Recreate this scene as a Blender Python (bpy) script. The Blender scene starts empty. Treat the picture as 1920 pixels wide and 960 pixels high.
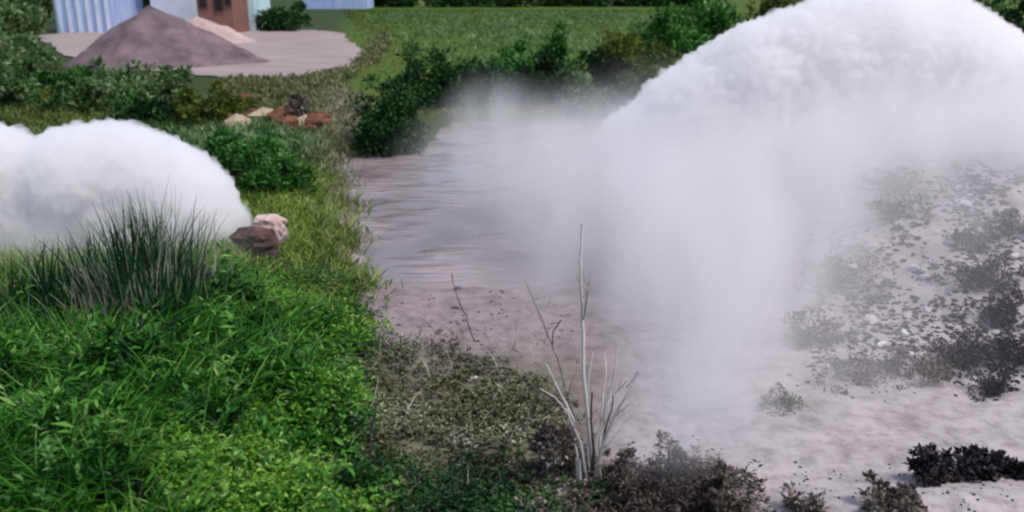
import bpy, bmesh, math, random
import numpy as np
from mathutils import Vector, noise as mnoise

R = math.radians
sc = bpy.context.scene
rng = np.random.default_rng(7)
random.seed(7)

# ------------------------------------------------------------------ camera
CAM_Z, PITCH, HFOV = 4.0, R(17.4), R(60)
cam_d = bpy.data.cameras.new('camera')
cam = bpy.data.objects.new('camera', cam_d)
sc.collection.objects.link(cam)
cam.location = (0, 0, CAM_Z)
cam.rotation_euler = (R(90) - PITCH, 0, 0)
cam_d.sensor_width = 36
cam_d.lens = 18 / math.tan(HFOV / 2)
cam_d.clip_end = 2000
cam_d.dof.use_dof = True; cam_d.dof.focus_distance = 9.5; cam_d.dof.aperture_fstop = 1.1
sc.camera = cam

# ------------------------------------------------------------------ sky, sun, exposure
SUN_EL, SUN_AZ = R(64), R(118)      # azimuth clockwise from +Y: high, to the right and a little behind
w = bpy.data.worlds.new('World'); sc.world = w; w.use_nodes = True
wn = w.node_tree; bg = wn.nodes['Background']
sky = wn.nodes.new('ShaderNodeTexSky'); sky.sky_type = 'NISHITA'; sky.sun_disc = False
sky.sun_elevation = SUN_EL; sky.sun_rotation = SUN_AZ
sky.air_density = 1.0; sky.dust_density = 3.0; sky.ozone_density = 1.0
wn.links.new(sky.outputs[0], bg.inputs[0]); bg.inputs[1].default_value = 0.12
sun_d = bpy.data.lights.new('sun', 'SUN'); sun_d.energy = 1.5; sun_d.angle = R(12); sun_d.color = (1, .96, .9)
sun = bpy.data.objects.new('sun', sun_d); sc.collection.objects.link(sun)
sdir = Vector((math.sin(SUN_AZ) * math.cos(SUN_EL), math.cos(SUN_AZ) * math.cos(SUN_EL), math.sin(SUN_EL)))
sun.rotation_euler = sdir.to_track_quat('Z', 'Y').to_euler()
vs = sc.view_settings
vs.view_transform = 'Standard'; vs.look = 'None'; vs.gamma = 1; vs.use_curve_mapping = False
vs.exposure = 0.56
cy = sc.cycles
cy.max_bounces = 12; cy.diffuse_bounces = 3; cy.glossy_bounces = 3; cy.transmission_bounces = 4
cy.volume_bounces = 10; cy.transparent_max_bounces = 8; cy.use_denoising = True
cy.volume_step_rate = 1.0; cy.volume_max_steps = 128
sc.render.filter_size = 1.5
cy.filter_width = 2.2

# ------------------------------------------------------------------ picture point -> place
F = 960 / math.tan(HFOV / 2)
def ray(px, py):
    a, b = (px - 960) / F, (480 - py) / F
    c, s = math.cos(PITCH), math.sin(PITCH)
    return np.array([a, c + b * s, -s + b * c])
def at(px, py, Y):
    d = ray(px, py); t = Y / d[1]
    return np.array([d[0] * t, Y, CAM_Z + d[2] * t])

# pond outline on the ground
POND = np.array([(-1.9, 12.2), (-.9, 11.7), (.2, 11.9), (1.2, 12.6), (2.2, 14.5), (3.2, 19), (4.6, 25.5), (1.5, 26.8), (-1.5, 26.4),
                 (-2.0, 24.2), (-2.3, 21.4), (-4.1, 21.2), (-4.2, 19.7), (-3.5, 17.5), (-2.9, 15)])
def wob(x, y, s=1.0, k=0):
    x = np.asarray(x, float) * s + k * 3.1; y = np.asarray(y, float) * s - k * 1.7
    return (np.sin(x * 1.3 + 1.1 * np.sin(y * .9)) + np.sin(y * 1.7 + 1.3 * np.sin(x * .7 + 2)) + .5 * np.sin(3.1 * x + 2.3 * y)
            + .5 * np.sin(2.7 * x - 3.9 * y + 1)) / 3
def pond_sd(x, y):
    x = np.asarray(x, float); y = np.asarray(y, float)
    d = np.full(x.shape, 1e9); inside = np.zeros(x.shape, bool)
    n = len(POND)
    for i in range(n):
        a, b = POND[i], POND[(i + 1) % n]
        e = b - a; wx, wy = x - a[0], y - a[1]
        t = np.clip((wx * e[0] + wy * e[1]) / (e @ e), 0, 1)
        d = np.minimum(d, np.hypot(wx - t * e[0], wy - t * e[1]))
        c = ((a[1] > y) != (b[1] > y)) & (x < e[0] * (y - a[1]) / (e[1] + 1e-12) + a[0])
        inside ^= c
    return np.where(inside, -d, d) + .3 * wob(x, y, 2.0, 21) + .12 * wob(x, y, 5.5, 22)
def sstep(a, b, v):
    t = np.clip((np.asarray(v, float) - a) / (b - a), 0, 1); return t * t * (3 - 2 * t)
def wob(x, y, s=1.0, k=0):
    x = np.asarray(x, float) * s + k * 3.1; y = np.asarray(y, float) * s - k * 1.7
    return (np.sin(x * 1.3 + 1.1 * np.sin(y * .9)) + np.sin(y * 1.7 + 1.3 * np.sin(x * .7 + 2)) + .5 * np.sin(3.1 * x + 2.3 * y)
            + .5 * np.sin(2.7 * x - 3.9 * y + 1)) / 3
def height(x, y):
    x = np.asarray(x, float); y = np.asarray(y, float)
    near = np.exp(-(np.maximum(y - 5, 0) / 40) ** 2)
    h = .05 * wob(x, y, .8) * near + .018 * wob(x, y, 3.7, 2) * near
    sd = pond_sd(x, y)
    h = h - .42 * (1 - sstep(-1.3, .9, sd))
    # ash covered bank on the right
    u = sstep(2.4, 5.2, x - .16 * (y - 8) + .25 * wob(x, y, .9, 4))
    up = sstep(8.2, 13.6, y + .25 * wob(x, y, 1.1, 1)) 
    h = h + 1.5 * u * up * (1 - sstep(14.2, 18, y)) * (1 + .06 * wob(x, y, 1.6, 3))
    h = h + .05 * u * wob(x, y, 4.5, 5) * sstep(6, 9, y) * (1 - sstep(14, 17, y))
    # near lip at the lower right
    q = np.exp(-(((x - 3.5) / 1.1) ** 2 + ((y - 5.95) / .35) ** 2)); h = h + .16 * q
    # the grassy side is a little higher
    h = h + .18 * sstep(.3, 2.0, -.2 * y - x + .4 * wob(x, y, .6)) * (1 - sstep(12, 20, y))
    return h
_STEPS = 3.0 * 1.022 ** np.arange(0, 225)
def ground_many(pxs, pys):
    pxs = np.asarray(pxs, float); pys = np.asarray(pys, float)
    A, B = (pxs - 960) / F, (480 - pys) / F; c, s_ = math.cos(PITCH), math.sin(PITCH)
    D = np.stack([A, c + B * s_, -s_ + B * c], -1)
    P = D[:, None, :] * _STEPS[None, :, None]; P[..., 2] += CAM_Z
    hit = P[..., 2] <= height(P[..., 0], P[..., 1]); hit[:, -1] = True
    k = np.maximum(hit.argmax(1), 1)
    lo, hi = _STEPS[k - 1].copy(), _STEPS[k].copy()
    for _ in range(20):
        m = (lo + hi) / 2; Q = D * m[:, None]; Q[:, 2] += CAM_Z
        under = Q[:, 2] <= height(Q[:, 0], Q[:, 1])
        hi = np.where(under, m, hi); lo = np.where(under, lo, m)
    Q = D * hi[:, None]; Q[:, 2] += CAM_Z
    return Q
def ground_at(px, py): return ground_many([px], [py])[0]

# ------------------------------------------------------------------ helpers
def link(o, parent=None):
    sc.collection.objects.link(o)
    if parent is not None: o.parent = parent
    return o
def tag(o, label=None, cat=None, group=None, kind=None):
    if label: o['label'] = label
    if cat: o['category'] = cat
    if group: o['group'] = group
    if kind: o['kind'] = kind
    return o
def empty(name, loc=(0, 0, 0)):
    o = bpy.data.objects.new(name, None); o.location = tuple(float(c) for c in loc); o.empty_display_size = .2
    return link(o)
def npmesh(name, V, Fc, mat, smooth=False):
    me = bpy.data.meshes.new(name)
    V = np.ascontiguousarray(V, np.float32); Fc = np.ascontiguousarray(Fc, np.int32)
    n, k = Fc.shape
    me.vertices.add(len(V)); me.vertices.foreach_set('co', V.ravel())
    me.loops.add(n * k); me.loops.foreach_set('vertex_index', Fc.ravel())
    me.polygons.add(n); me.polygons.foreach_set('loop_start', np.arange(0, n * k, k, dtype=np.int32))
    if smooth: me.polygons.foreach_set('use_smooth', np.ones(n, bool))
    me.update(calc_edges=True); me.validate()
    if mat: me.materials.append(mat)
    return me
def part(name, me, parent=None, world=True):
    o = bpy.data.objects.new(name, me); link(o, parent)
    return o
def nrm(v): return v / (np.linalg.norm(v, axis=-1, keepdims=True) + 1e-9)

# ------------------------------------------------------------------ materials
def newmat(name):
    m = bpy.data.materials.new(name); m.use_nodes = True
    nt = m.node_tree; nt.nodes.clear()
    return m, nt, nt.nodes.new('ShaderNodeOutputMaterial')
def ramp(nt, stops):
    r = nt.nodes.new('ShaderNodeValToRGB'); e = r.color_ramp.elements
    while len(e) < len(stops): e.new(.5)
    for el, (p, c) in zip(e, stops): el.position = p; el.color = (*c, 1)
    return r
def leafmat(name, stops, rough=.55, trans=.35, spec=.3, pscale=1.3):
    m, nt, out = newmat(name)
    g = nt.nodes.new('ShaderNodeNewGeometry')
    tc = nt.nodes.new('ShaderNodeTexCoord')
    nz = nt.nodes.new('ShaderNodeTexNoise'); nz.inputs['Scale'].default_value = pscale; nz.inputs['Detail'].default_value = 3
    nt.links.new(g.outputs['Position'], nz.inputs['Vector'])
    ad = nt.nodes.new('ShaderNodeMath'); ad.operation = 'MULTIPLY_ADD'
    nt.links.new(nz.outputs['Fac'], ad.inputs[0]); ad.inputs[1].default_value = 1.7
    sb = nt.nodes.new('ShaderNodeMath'); sb.operation = 'MULTIPLY_ADD'
    nt.links.new(g.outputs['Random Per Island'], sb.inputs[0]); sb.inputs[1].default_value = .7; sb.inputs[2].default_value = -.7
    nt.links.new(sb.outputs[0], ad.inputs[2])
    r = ramp(nt, stops); nt.links.new(ad.outputs[0], r.inputs[0])
    p = nt.nodes.new('ShaderNodeBsdfPrincipled'); p.inputs['Roughness'].default_value = rough
    p.inputs['Specular IOR Level'].default_value = spec
    nt.links.new(r.outputs[0], p.inputs['Base Color'])
    t = nt.nodes.new('ShaderNodeBsdfTranslucent'); nt.links.new(r.outputs[0], t.inputs[0])
    mx = nt.nodes.new('ShaderNodeMixShader'); mx.inputs[0].default_value = trans
    nt.links.new(p.outputs[0], mx.inputs[1]); nt.links.new(t.outputs[0], mx.inputs[2])
    nt.links.new(mx.outputs[0], out.inputs[0])
    return m
def solid(name, c1, c2=None, scale=4, rough=.8, bump=0, detail=6, stretch=(1, 1, 1), spec=.3):
    m, nt, out = newmat(name)
    p = nt.nodes.new('ShaderNodeBsdfPrincipled'); p.inputs['Roughness'].default_value = rough
    p.inputs['Specular IOR Level'].default_value = spec
    g = nt.nodes.new('ShaderNodeNewGeometry'); mp = nt.nodes.new('ShaderNodeMapping')
    mp.inputs['Scale'].default_value = stretch
    nt.links.new(g.outputs['Position'], mp.inputs[0])
    nz = nt.nodes.new('ShaderNodeTexNoise'); nz.inputs['Scale'].default_value = scale; nz.inputs['Detail'].default_value = detail
    nt.links.new(mp.outputs[0], nz.inputs['Vector'])
    r = ramp(nt, [(.3, c1), (.7, c2 or c1)]); nt.links.new(nz.outputs['Fac'], r.inputs[0])
    nt.links.new(r.outputs[0], p.inputs['Base Color'])
    if bump:
        b = nt.nodes.new('ShaderNodeBump'); b.inputs['Strength'].default_value = bump; b.inputs['Distance'].default_value = .05
        nt.links.new(nz.outputs['Fac'], b.inputs['Height']); nt.links.new(b.outputs[0], p.inputs['Normal'])
    nt.links.new(p.outputs[0], out.inputs[0])
    return m

M = {}
M['thicket'] = leafmat('thicket', [(0, (.001, .012, .003)), (.42, (.016, .11, .006)), (.68, (.07, .25, .015)), (1, (.3, .44, .13))], pscale=1.0, trans=.28)  # ramp ends put shaded gaps and bright leaf highlights into the colour
M['lime'] = leafmat('lime', [(0, (.025, .1, .008)), (.35, (.075, .22, .015)), (.7, (.16, .35, .03)), (1, (.32, .48, .1))], pscale=1.0)
M['bush_mid'] = leafmat('bush_mid', [(0, (.012, .04, .01)), (.35, (.06, .13, .04)), (.65, (.16, .25, .09)), (1, (.38, .46, .28))])
M['bush_dark'] = leafmat('bush_dark', [(0, (.004, .018, .004)), (.5, (.012, .055, .01)), (1, (.05, .14, .03))], trans=.2)
M['bush_olive'] = leafmat('bush_olive', [(0, (.035, .05, .008)), (.5, (.09, .13, .018)), (1, (.2, .24, .05))])
M['bush_green'] = leafmat('bush_green', [(0, (.006, .035, .006)), (.45, (.03, .13, .018)), (.8, (.09, .25, .05)), (1, (.2, .38, .12))])
M['dusty'] = leafmat('dusty', [(0, (.04, .042, .018)), (.5, (.115, .12, .06)), (.85, (.2, .2, .14)), (1, (.4, .4, .3))], trans=.15)
M['dry'] = leafmat('dry', [(0, (.022, .016, .014)), (.5, (.085, .066, .055)), (.85, (.2, .165, .14)), (1, (.4, .36, .32))], trans=.15)
M['char'] = leafmat('char', [(0, (.004, .003, .004)), (.6, (.02, .015, .018)), (1, (.09, .07, .08))], trans=.05)
M['tan_green'] = leafmat('tan_green', [(0, (.05, .07, .02)), (.5, (.12, .135, .05)), (1, (.26, .25, .12))], trans=.2)
M['tan'] = leafmat('tan', [(0, (.09, .1, .05)), (.5, (.2, .19, .12)), (1, (.36, .33, .24))], trans=.2)
M['reed'] = leafmat('reed', [(0, (.003, .018, .007)), (.5, (.01, .05, .015)), (.78, (.03, .1, .035)), (.92, (.16, .24, .13)), (1, (.4, .42, .32))], trans=.2)
M['reed_pale'] = leafmat('reed_pale', [(0, (.1, .12, .07)), (.5, (.28, .29, .22)), (1, (.5, .49, .42))])
M['grass'] = leafmat('grass', [(0, (.05, .1, .01)), (.5, (.17, .27, .035)), (1, (.34, .42, .12))])
M['field'] = leafmat('field', [(0, (.01, .04, .003)), (.35, (.035, .08, .004)), (.6, (.09, .135, .006)), (1, (.16, .2, .02))], pscale=.22)
M['bark'] = solid('bark', (.05, .035, .025), (.12, .09, .07), 12, .85)
M['pale_bark'] = solid('pale_bark', (.34, .31, .29), (.72, .69, .66), 9, .7, .3, stretch=(1, 1, .25))
M['grey_bark'] = solid('grey_bark', (.16, .14, .13), (.4, .36, .34), 14, .8, .3)
M['dark_bark'] = solid('dark_bark', (.02, .016, .016), (.08, .065, .06), 9, .8)

# ground: real soil zones (grass soil, mud, ash, field) carried by a colour attribute, broken up by noise
def ground_material():
    m, nt, out = newmat('ground_soil')
    at_ = nt.nodes.new('ShaderNodeAttribute'); at_.attribute_name = 'soil'
    g = nt.nodes.new('ShaderNodeNewGeometry')
    n1 = nt.nodes.new('ShaderNodeTexNoise'); n1.inputs['Scale'].default_value = 2.2; n1.inputs['Detail'].default_value = 9; n1.inputs['Roughness'].default_value = .62
    n2 = nt.nodes.new('ShaderNodeTexNoise'); n2.inputs['Scale'].default_value = 7; n2.inputs['Detail'].default_value = 8; n2.inputs['Roughness'].default_value = .68
    for n in (n1, n2): nt.links.new(g.outputs['Position'], n.inputs['Vector'])
    r1 = ramp(nt, [(.3, (.62, .6, .6)), (.5, (1, 1, 1)), (.72, (1.18, 1.17, 1.16))])
    r2 = ramp(nt, [(.36, (.6, .58, .58)), (.52, (1, 1, 1)), (.75, (1.15, 1.15, 1.15))])
    nt.links.new(n1.outputs['Fac'], r1.inputs[0]); nt.links.new(n2.outputs['Fac'], r2.inputs[0])
    a = nt.nodes.new('ShaderNodeMix'); a.data_type = 'RGBA'; a.blend_type = 'MULTIPLY'; a.inputs[0].default_value = 1
    b = nt.nodes.new('ShaderNodeMix'); b.data_type = 'RGBA'; b.blend_type = 'MULTIPLY'; b.inputs[0].default_value = .8
    nt.links.new(at_.outputs['Color'], a.inputs[6]); nt.links.new(r1.outputs[0], a.inputs[7])
    nt.links.new(a.outputs[2], b.inputs[6]); nt.links.new(r2.outputs[0], b.inputs[7])
    p = nt.nodes.new('ShaderNodeBsdfPrincipled'); p.inputs['Roughness'].default_value = .85; p.inputs['Specular IOR Level'].default_value = .25
    nt.links.new(b.outputs[2], p.inputs['Base Color'])
    bm = nt.nodes.new('ShaderNodeBump'); bm.inputs['Strength'].default_value = .3; bm.inputs['Distance'].default_value = .04
    nt.links.new(n2.outputs['Fac'], bm.inputs['Height']); nt.links.new(bm.outputs[0], p.inputs['Normal'])
    nt.links.new(p.outputs[0], out.inputs[0])
    return m

def graded(a, b, n0, step0, grow):
    out = []; v = n0; s = step0
    while v < b: out.append(v); v += s if v < a else s; s = s * grow if v > a else s
    return out
xs_p = list(np.arange(0, 9, .11)); v, s = 9, .13
while v < 300: xs_p.append(v); s *= 1.12; v += s
xs = np.array([-q for q in reversed(xs_p[1:])] + xs_p)
ys = list(np.arange(4, 18, .11)); v, s = 18, .13
while v < 600: ys.append(v); s *= 1.05; v += s
ys = np.array([-30, -12, -4, 0, 2, 3] + ys)
GX, GY = np.meshgrid(xs, ys)
GZ = height(GX, GY)
nx, ny = len(xs), len(ys)
idx = np.arange(nx * ny).reshape(ny, nx)
Fg = np.stack([idx[:-1, :-1], idx[:-1, 1:], idx[1:, 1:], idx[1:, :-1]], -1).reshape(-1, 4)
gme = npmesh('ground', np.stack([GX, GY, GZ], -1).reshape(-1, 3), Fg, ground_material(), True)
def soil_colour(x, y):
    wv = .5 * wob(x, y, .9, 7) + .3 * wob(x, y, 2.6, 8)
    green = np.array([.016, .034, .008]); mud = np.array([.25, .205, .215]); ash = np.array([.36, .325, .335])
    olive = np.array([.14, .13, .095]); field = np.array([.065, .105, .005]); tan = np.array([.22, .2, .13])
    c = np.zeros(x.shape + (3,)) + mud
    def mix(c, col, f): return c * (1 - f[..., None]) + col * f[..., None]
    c = mix(c, ash, sstep(.3, 1.3, x - .13 * (y - 6) + .35 * wv))
    c = mix(c, olive, (1 - sstep(8.2, 9.6, y + .5 * wv + .25 * x)) * (1 - sstep(.2, 1.2, x + .4 * wv)))
    c = mix(c, tan, sstep(-.2, .5, -.2 * y - x + .35 * wv) * sstep(12, 15, y))
    c = mix(c, green, sstep(.1, .7, -.215 * y - x + .35 * wv))
    c = mix(c, np.array([.03, .05, .008]), sstep(20.3, 21.6, y + .5 * wv) * (1 - sstep(3, 5, x)))
    c = mix(c, field, sstep(26.2, 28.2, y + wv) * sstep(-7.5, -5.5, x + .15 * (y - 26) + wv))
    return c
col = gme.color_attributes.new('soil', 'FLOAT_COLOR', 'POINT')
C = np.ones((nx * ny, 4), np.float32); C[:, :3] = soil_colour(GX, GY).reshape(-1, 3)
col.data.foreach_set('color', C.ravel())
ground = part('ground', gme); tag(ground, kind='structure')

# pond
def water_material():
    m, nt, out = newmat('muddy_water')
    p = nt.nodes.new('ShaderNodeBsdfPrincipled')
    p.inputs['Base Color'].default_value = (.25, .215, .225, 1); p.inputs['Roughness'].default_value = .05; p.inputs['IOR'].default_value = 1.33
    g = nt.nodes.new('ShaderNodeNewGeometry'); mp = nt.nodes.new('ShaderNodeMapping'); mp.inputs['Scale'].default_value = (.75, 2.8, 1)
    nt.links.new(g.outputs['Position'], mp.inputs[0])
    nz = nt.nodes.new('ShaderNodeTexNoise'); nz.inputs['Scale'].default_value = 1.5; nz.inputs['Detail'].default_value = 3; nz.inputs['Distortion'].default_value = .5
    nt.links.new(mp.outputs[0], nz.inputs['Vector'])
    b = nt.nodes.new('ShaderNodeBump'); b.inputs['Strength'].default_value = .6; b.inputs['Distance'].default_value = .14
    n2 = nt.nodes.new('ShaderNodeTexNoise'); n2.inputs['Scale'].default_value = .55; n2.inputs['Detail'].default_value = 2
    nt.links.new(g.outputs['Position'], n2.inputs['Vector'])
    r2 = ramp(nt, [(.42, (.08, .08, .08)), (.62, (1.3, 1.3, 1.3))]); nt.links.new(n2.outputs['Fac'], r2.inputs[0])
    mu = nt.nodes.new('ShaderNodeMath'); mu.operation = 'MULTIPLY'; nt.links.new(nz.outputs['Fac'], mu.inputs[0]); nt.links.new(r2.outputs[0], mu.inputs[1])
    r3 = ramp(nt, [(.35, (.17, .145, .145)), (.65, (.31, .265, .275))]); nt.links.new(n2.outputs['Fac'], r3.inputs[0]); nt.links.new(r3.outputs[0], p.inputs['Base Color'])
    nt.links.new(mu.outputs[0], b.inputs['Height']); nt.links.new(b.outputs[0], p.inputs['Normal'])
    nt.links.new(p.outputs[0], out.inputs[0]); return m
WZ = -.13
pv = np.array([(a * 1.0, b, WZ) for a, b in ((-7, 10.5), (6, 10.5), (8, 29), (-8, 29))])
gx_, gy_ = np.meshgrid(np.linspace(-6, 7, 70), np.linspace(10.8, 28, 90))
keep = pond_sd(gx_, gy_) < 1.1
ii = np.arange(gx_.size).reshape(gx_.shape)
q = np.stack([ii[:-1, :-1], ii[:-1, 1:], ii[1:, 1:], ii[1:, :-1]], -1)[keep[:-1, :-1] & keep[1:, 1:]]
wme = npmesh('water', np.stack([gx_, gy_, np.full(gx_.shape, WZ)], -1).reshape(-1, 3), q.reshape(-1, 4), water_material(), True)
bmw = bmesh.new(); bmw.from_mesh(wme); bmesh.ops.delete(bmw, geom=[v_ for v_ in bmw.verts if not v_.link_faces], context='VERTS'); bmw.to_mesh(wme); bmw.free()
water = part('water', wme); tag(water, kind='structure')

# concrete yard behind the left bushes
yard_pts = [ground_at(a, b) for a, b in ((150, 118), (330, 140), (480, 150), (590, 168), (640, 160), (690, 110), (640, 62), (520, 52), (200, 52), (60, 70))]
yard_edge = []
for i_, a_ in enumerate(yard_pts):
    b_ = yard_pts[(i_ + 1) % len(yard_pts)]
    for f_ in np.linspace(0, 1, 14, endpoint=False):
        q_ = a_ + (b_ - a_) * f_; k_ = .5 * min(1, q_[1] / 40)
        yard_edge.append((q_[0] + k_ * float(wob(q_[0], q_[1], 1.4, 31)), q_[1] + k_ * 1.6 * float(wob(q_[0], q_[1], 1.1, 32))))
bm = bmesh.new(); vsb = [bm.verts.new((p_[0], p_[1], .05)) for p_ in yard_edge]; bm.faces.new(vsb); bmesh.ops.triangulate(bm, faces=bm.faces)
yme = bpy.data.meshes.new('yard'); bm.to_mesh(yme); bm.free()
yme.materials.append(solid('pale_concrete', (.25, .205, .195), (.34, .285, .275), .7, .9, 0, stretch=(.4, 1.5, 1)))
yard = part('yard', yme); tag(yard, kind='structure')

# ------------------------------------------------------------------ plant makers
def leaves(P, D, L, W, fold=.25, up=None):
    n = len(P); D = nrm(D)
    up = rng.normal(size=(n, 3)) * .6 + np.array([0, 0, 1.0]) if up is None else up
    S = nrm(np.cross(D, up)); N = nrm(np.cross(S, D))
    L = np.broadcast_to(L, (n,))[:, None]; W = np.broadcast_to(W, (n,))[:, None]
    a = P; m = P + D * L * .5
    l = m + S * W * .5 + N * W * fold; r = m - S * W * .5 + N * W * fold
    t = P + D * L - N * L * .12
    V = np.stack([a, l, t, r], 1).reshape(-1, 3)
    b = np.arange(n)[:, None] * 4
    Fc = np.concatenate([b + [0, 1, 2], b + [0, 2, 3]], 1).reshape(-1, 3)
    return V, Fc
def blades(P, H, W, lean, bend, K=5):
    """grass blades: base P, height H, width W, horizontal lean vector (n,2), bend strength"""
    n = len(P); t = np.linspace(0, 1, K + 1)
    H = np.broadcast_to(H, (n,)); W = np.broadcast_to(W, (n,)); bend = np.broadcast_to(bend, (n,))
    ld = lean / (np.linalg.norm(lean, axis=1, keepdims=True) + 1e-9); lm = np.linalg.norm(lean, axis=1)
    off = (lm[:, None] * t + bend[:, None] * t ** 2.4) * H[:, None]
    z = H[:, None] * (t - .35 * np.minimum(bend[:, None], 1.4) * t ** 3)
    cx = P[:, 0:1] + ld[:, 0:1] * off; cy_ = P[:, 1:2] + ld[:, 1:2] * off; cz = P[:, 2:3] + z
    th = rng.uniform(0, math.pi, n); sx, sy = np.cos(th)[:, None], np.sin(th)[:, None]
    ww = W[:, None] * .5 * np.minimum(1, (.65 + t * 1.2)) * (1 - t ** 3) + .0006
    Lf = np.stack([cx - sx * ww, cy_ - sy * ww, cz], -1); Rt = np.stack([cx + sx * ww, cy_ + sy * ww, cz], -1)
    V = np.stack([Lf, Rt], 2).reshape(n, -1, 3)
    b = (np.arange(n) * (2 * (K + 1)))[:, None, None]; k = (np.arange(K) * 2)[None, :, None]
    Fc = (b + k + np.array([0, 1, 3, 2])).reshape(-1, 4)
    return V.reshape(-1, 3), Fc
def tube(path, radii, sides=5):
    path = np.asarray(path, float); n = len(path)
    T = nrm(np.gradient(path, axis=0)); ref = np.array([.31, .9, .1])
    A = nrm(np.cross(T, ref)); B = np.cross(T, A)
    an = np.linspace(0, 2 * math.pi, sides, endpoint=False)
    ring = path[:, None] + np.asarray(radii)[:, None, None] * (np.cos(an)[None, :, None] * A[:, None] + np.sin(an)[None, :, None] * B[:, None])
    V = ring.reshape(-1, 3); Fc = []
    for i in range(n - 1):
        for j in range(sides):
            Fc.append((i * sides + j, i * sides + (j + 1) % sides, (i + 1) * sides + (j + 1) % sides, (i + 1) * sides + j))
    return V, np.array(Fc)
def cat(parts_):
    Vs, Fs, o = [], [], 0
    for V, Fc in parts_:
        Vs.append(V); Fs.append(Fc + o); o += len(V)
    return np.concatenate(Vs), np.concatenate(Fs)
def ball_points(n):
    d = nrm(rng.normal(size=(n, 3))); return d * (rng.uniform(0, 1, n) ** (1 / 2.2))[:, None]

def bush(name, base, rx, ry, h, n, leaf, mat, label, catg='bush', group=None, clumps=None, crown='foliage', stem='stem', low=.0, stem_mat='bark', aspect=.55):
    """uneven crown of leaf clumps over forked stems; base on the ground"""
    t = empty(name, base); tag(t, label, catg, group)
    n = int(n * 2.6); leaf *= .78
    k = clumps or max(26, int(n / 70))
    Cn = ball_points(k); Cn[:, 2] = np.abs(Cn[:, 2]) * (1 - low) + low
    lump = 1 + .22 * np.sin(Cn[:, 0] * 4 + base[0]) + .18 * np.sin(Cn[:, 1] * 5 + base[1] * 2)
    Cn = Cn * lump[:, None]
    Cp = Cn * np.array([rx, ry, h * .93])
    Cp[:, 2] = np.maximum(Cp[:, 2], h * .06)
    rc = (rx * ry * h) ** (1 / 3) * rng.uniform(.1, .3, k)
    who = rng.integers(0, k, n)
    off = nrm(rng.normal(size=(n, 3))) * (rng.uniform(0, 1, n) ** .5)[:, None]
    P = Cp[who] + off * rc[who][:, None] * np.array([1, 1, .75])
    P[:, 2] = np.maximum(P[:, 2], .02)
    D = off + np.array([0, 0, .35]) + rng.normal(size=(n, 3)) * .45
    L = leaf * rng.uniform(.6, 1.4, n)
    V, Fc = leaves(P, D, L, L * aspect)
    part(crown, npmesh(crown, V, Fc, mat), t)
    st = []
    for i in range(min(k, 9)):
        e = Cp[i]; r0 = .018 * h + .006
        path = np.array([(rng.normal() * .03 * rx, rng.normal() * .03 * ry, -.05), (e[0] * .35, e[1] * .35, e[2] * .45), (e[0] * .8, e[1] * .8, e[2] * .8), e])
        st.append(tube(path, [r0, r0 * .75, r0 * .5, r0 * .25], 4))
    V, Fc = cat(st); part(stem, npmesh(stem, V, Fc, M[stem_mat]), t)
    return t
def bush_px(name, x0, x1, ytop, ybase, n, leafpx, mat, label, catg='bush', group=None, depth=.8, **kw):
    b = ground_at((x0 + x1) / 2, ybase)
    if ybase < -900: b = b
    sl = b[1] / math.cos(PITCH)
    s = np.linalg.norm(b - np.array([0, 0, CAM_Z])) / math.hypot(F, ybase - 480)
    rx = (x1 - x0) / 2 * s
    top = at((x0 + x1) / 2, ytop, b[1])
    return bush(name, b - np.array([0, 0, .03]), rx, rx * depth, max(.15, top[2] - b[2]), n, leafpx * s, M[mat], label, catg, group, **kw)

def poly_scatter(poly, n):
    """n random ground places under a picture polygon"""
    poly = np.array(poly, float)
    W = np.array([ground_at(*p_)[:2] for p_ in poly])
    lo, hi = W.min(0), W.max(0); out = []
    while sum(map(len, out)) < n:
        c = rng.uniform(lo, hi, (n * 2, 2)); ins = np.zeros(len(c), bool)
        for i in range(len(W)):
            a, b = W[i], W[(i + 1) % len(W)]
            ins ^= ((a[1] > c[:, 1]) != (b[1] > c[:, 1])) & (c[:, 0] < (b[0] - a[0]) * (c[:, 1] - a[1]) / (b[1] - a[1] + 1e-12) + a[0])
        out.append(c[ins])
    c = np.concatenate(out)[:n]
    sg = np.minimum(.035 * np.maximum(c[:, 1:2], 5), .5)
    c = c + rng.normal(size=c.shape) * sg * .5 + sg * .8 * np.column_stack([wob(c[:, 0], c[:, 1], 1.7, 11), wob(c[:, 0], c[:, 1], 1.9, 12)])
    return np.column_stack([c, height(c[:, 0], c[:, 1])])
def sprigs(P, hmin, hmax, per, leaf, aspect=.5, spread=.5):
    """short leafy shoots: leaves set along leaning stems"""
    n = len(P); H = rng.uniform(hmin, hmax, n)
    H *= (.75 + .45 * (wob(P[:, 0], P[:, 1], 2.1, 9)))
    H = np.maximum(H, hmin * .5)
    lean = rng.normal(size=(n, 2)) * .3
    t = rng.uniform(.15, 1, (n, per))
    B = np.repeat(P, per, 0); tt = t.ravel()
    B = B + np.column_stack([np.repeat(lean[:, 0] * H, per) * tt, np.repeat(lean[:, 1] * H, per) * tt, np.repeat(H, per) * tt])
    an = rng.uniform(0, 2 * math.pi, n * per)
    D = np.column_stack([np.cos(an), np.sin(an), rng.uniform(-.1, spread * 2, n * per)])
    L = leaf * rng.uniform(.55, 1.5, n * per) * (1.15 - .4 * tt)
    return leaves(B, D, L, L * aspect)
def stuff(name, VF, mat, label, catg='undergrowth'):
    o = part(name, npmesh(name, VF[0], VF[1], M[mat])); tag(o, label, catg, kind='stuff'); return o

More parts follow.
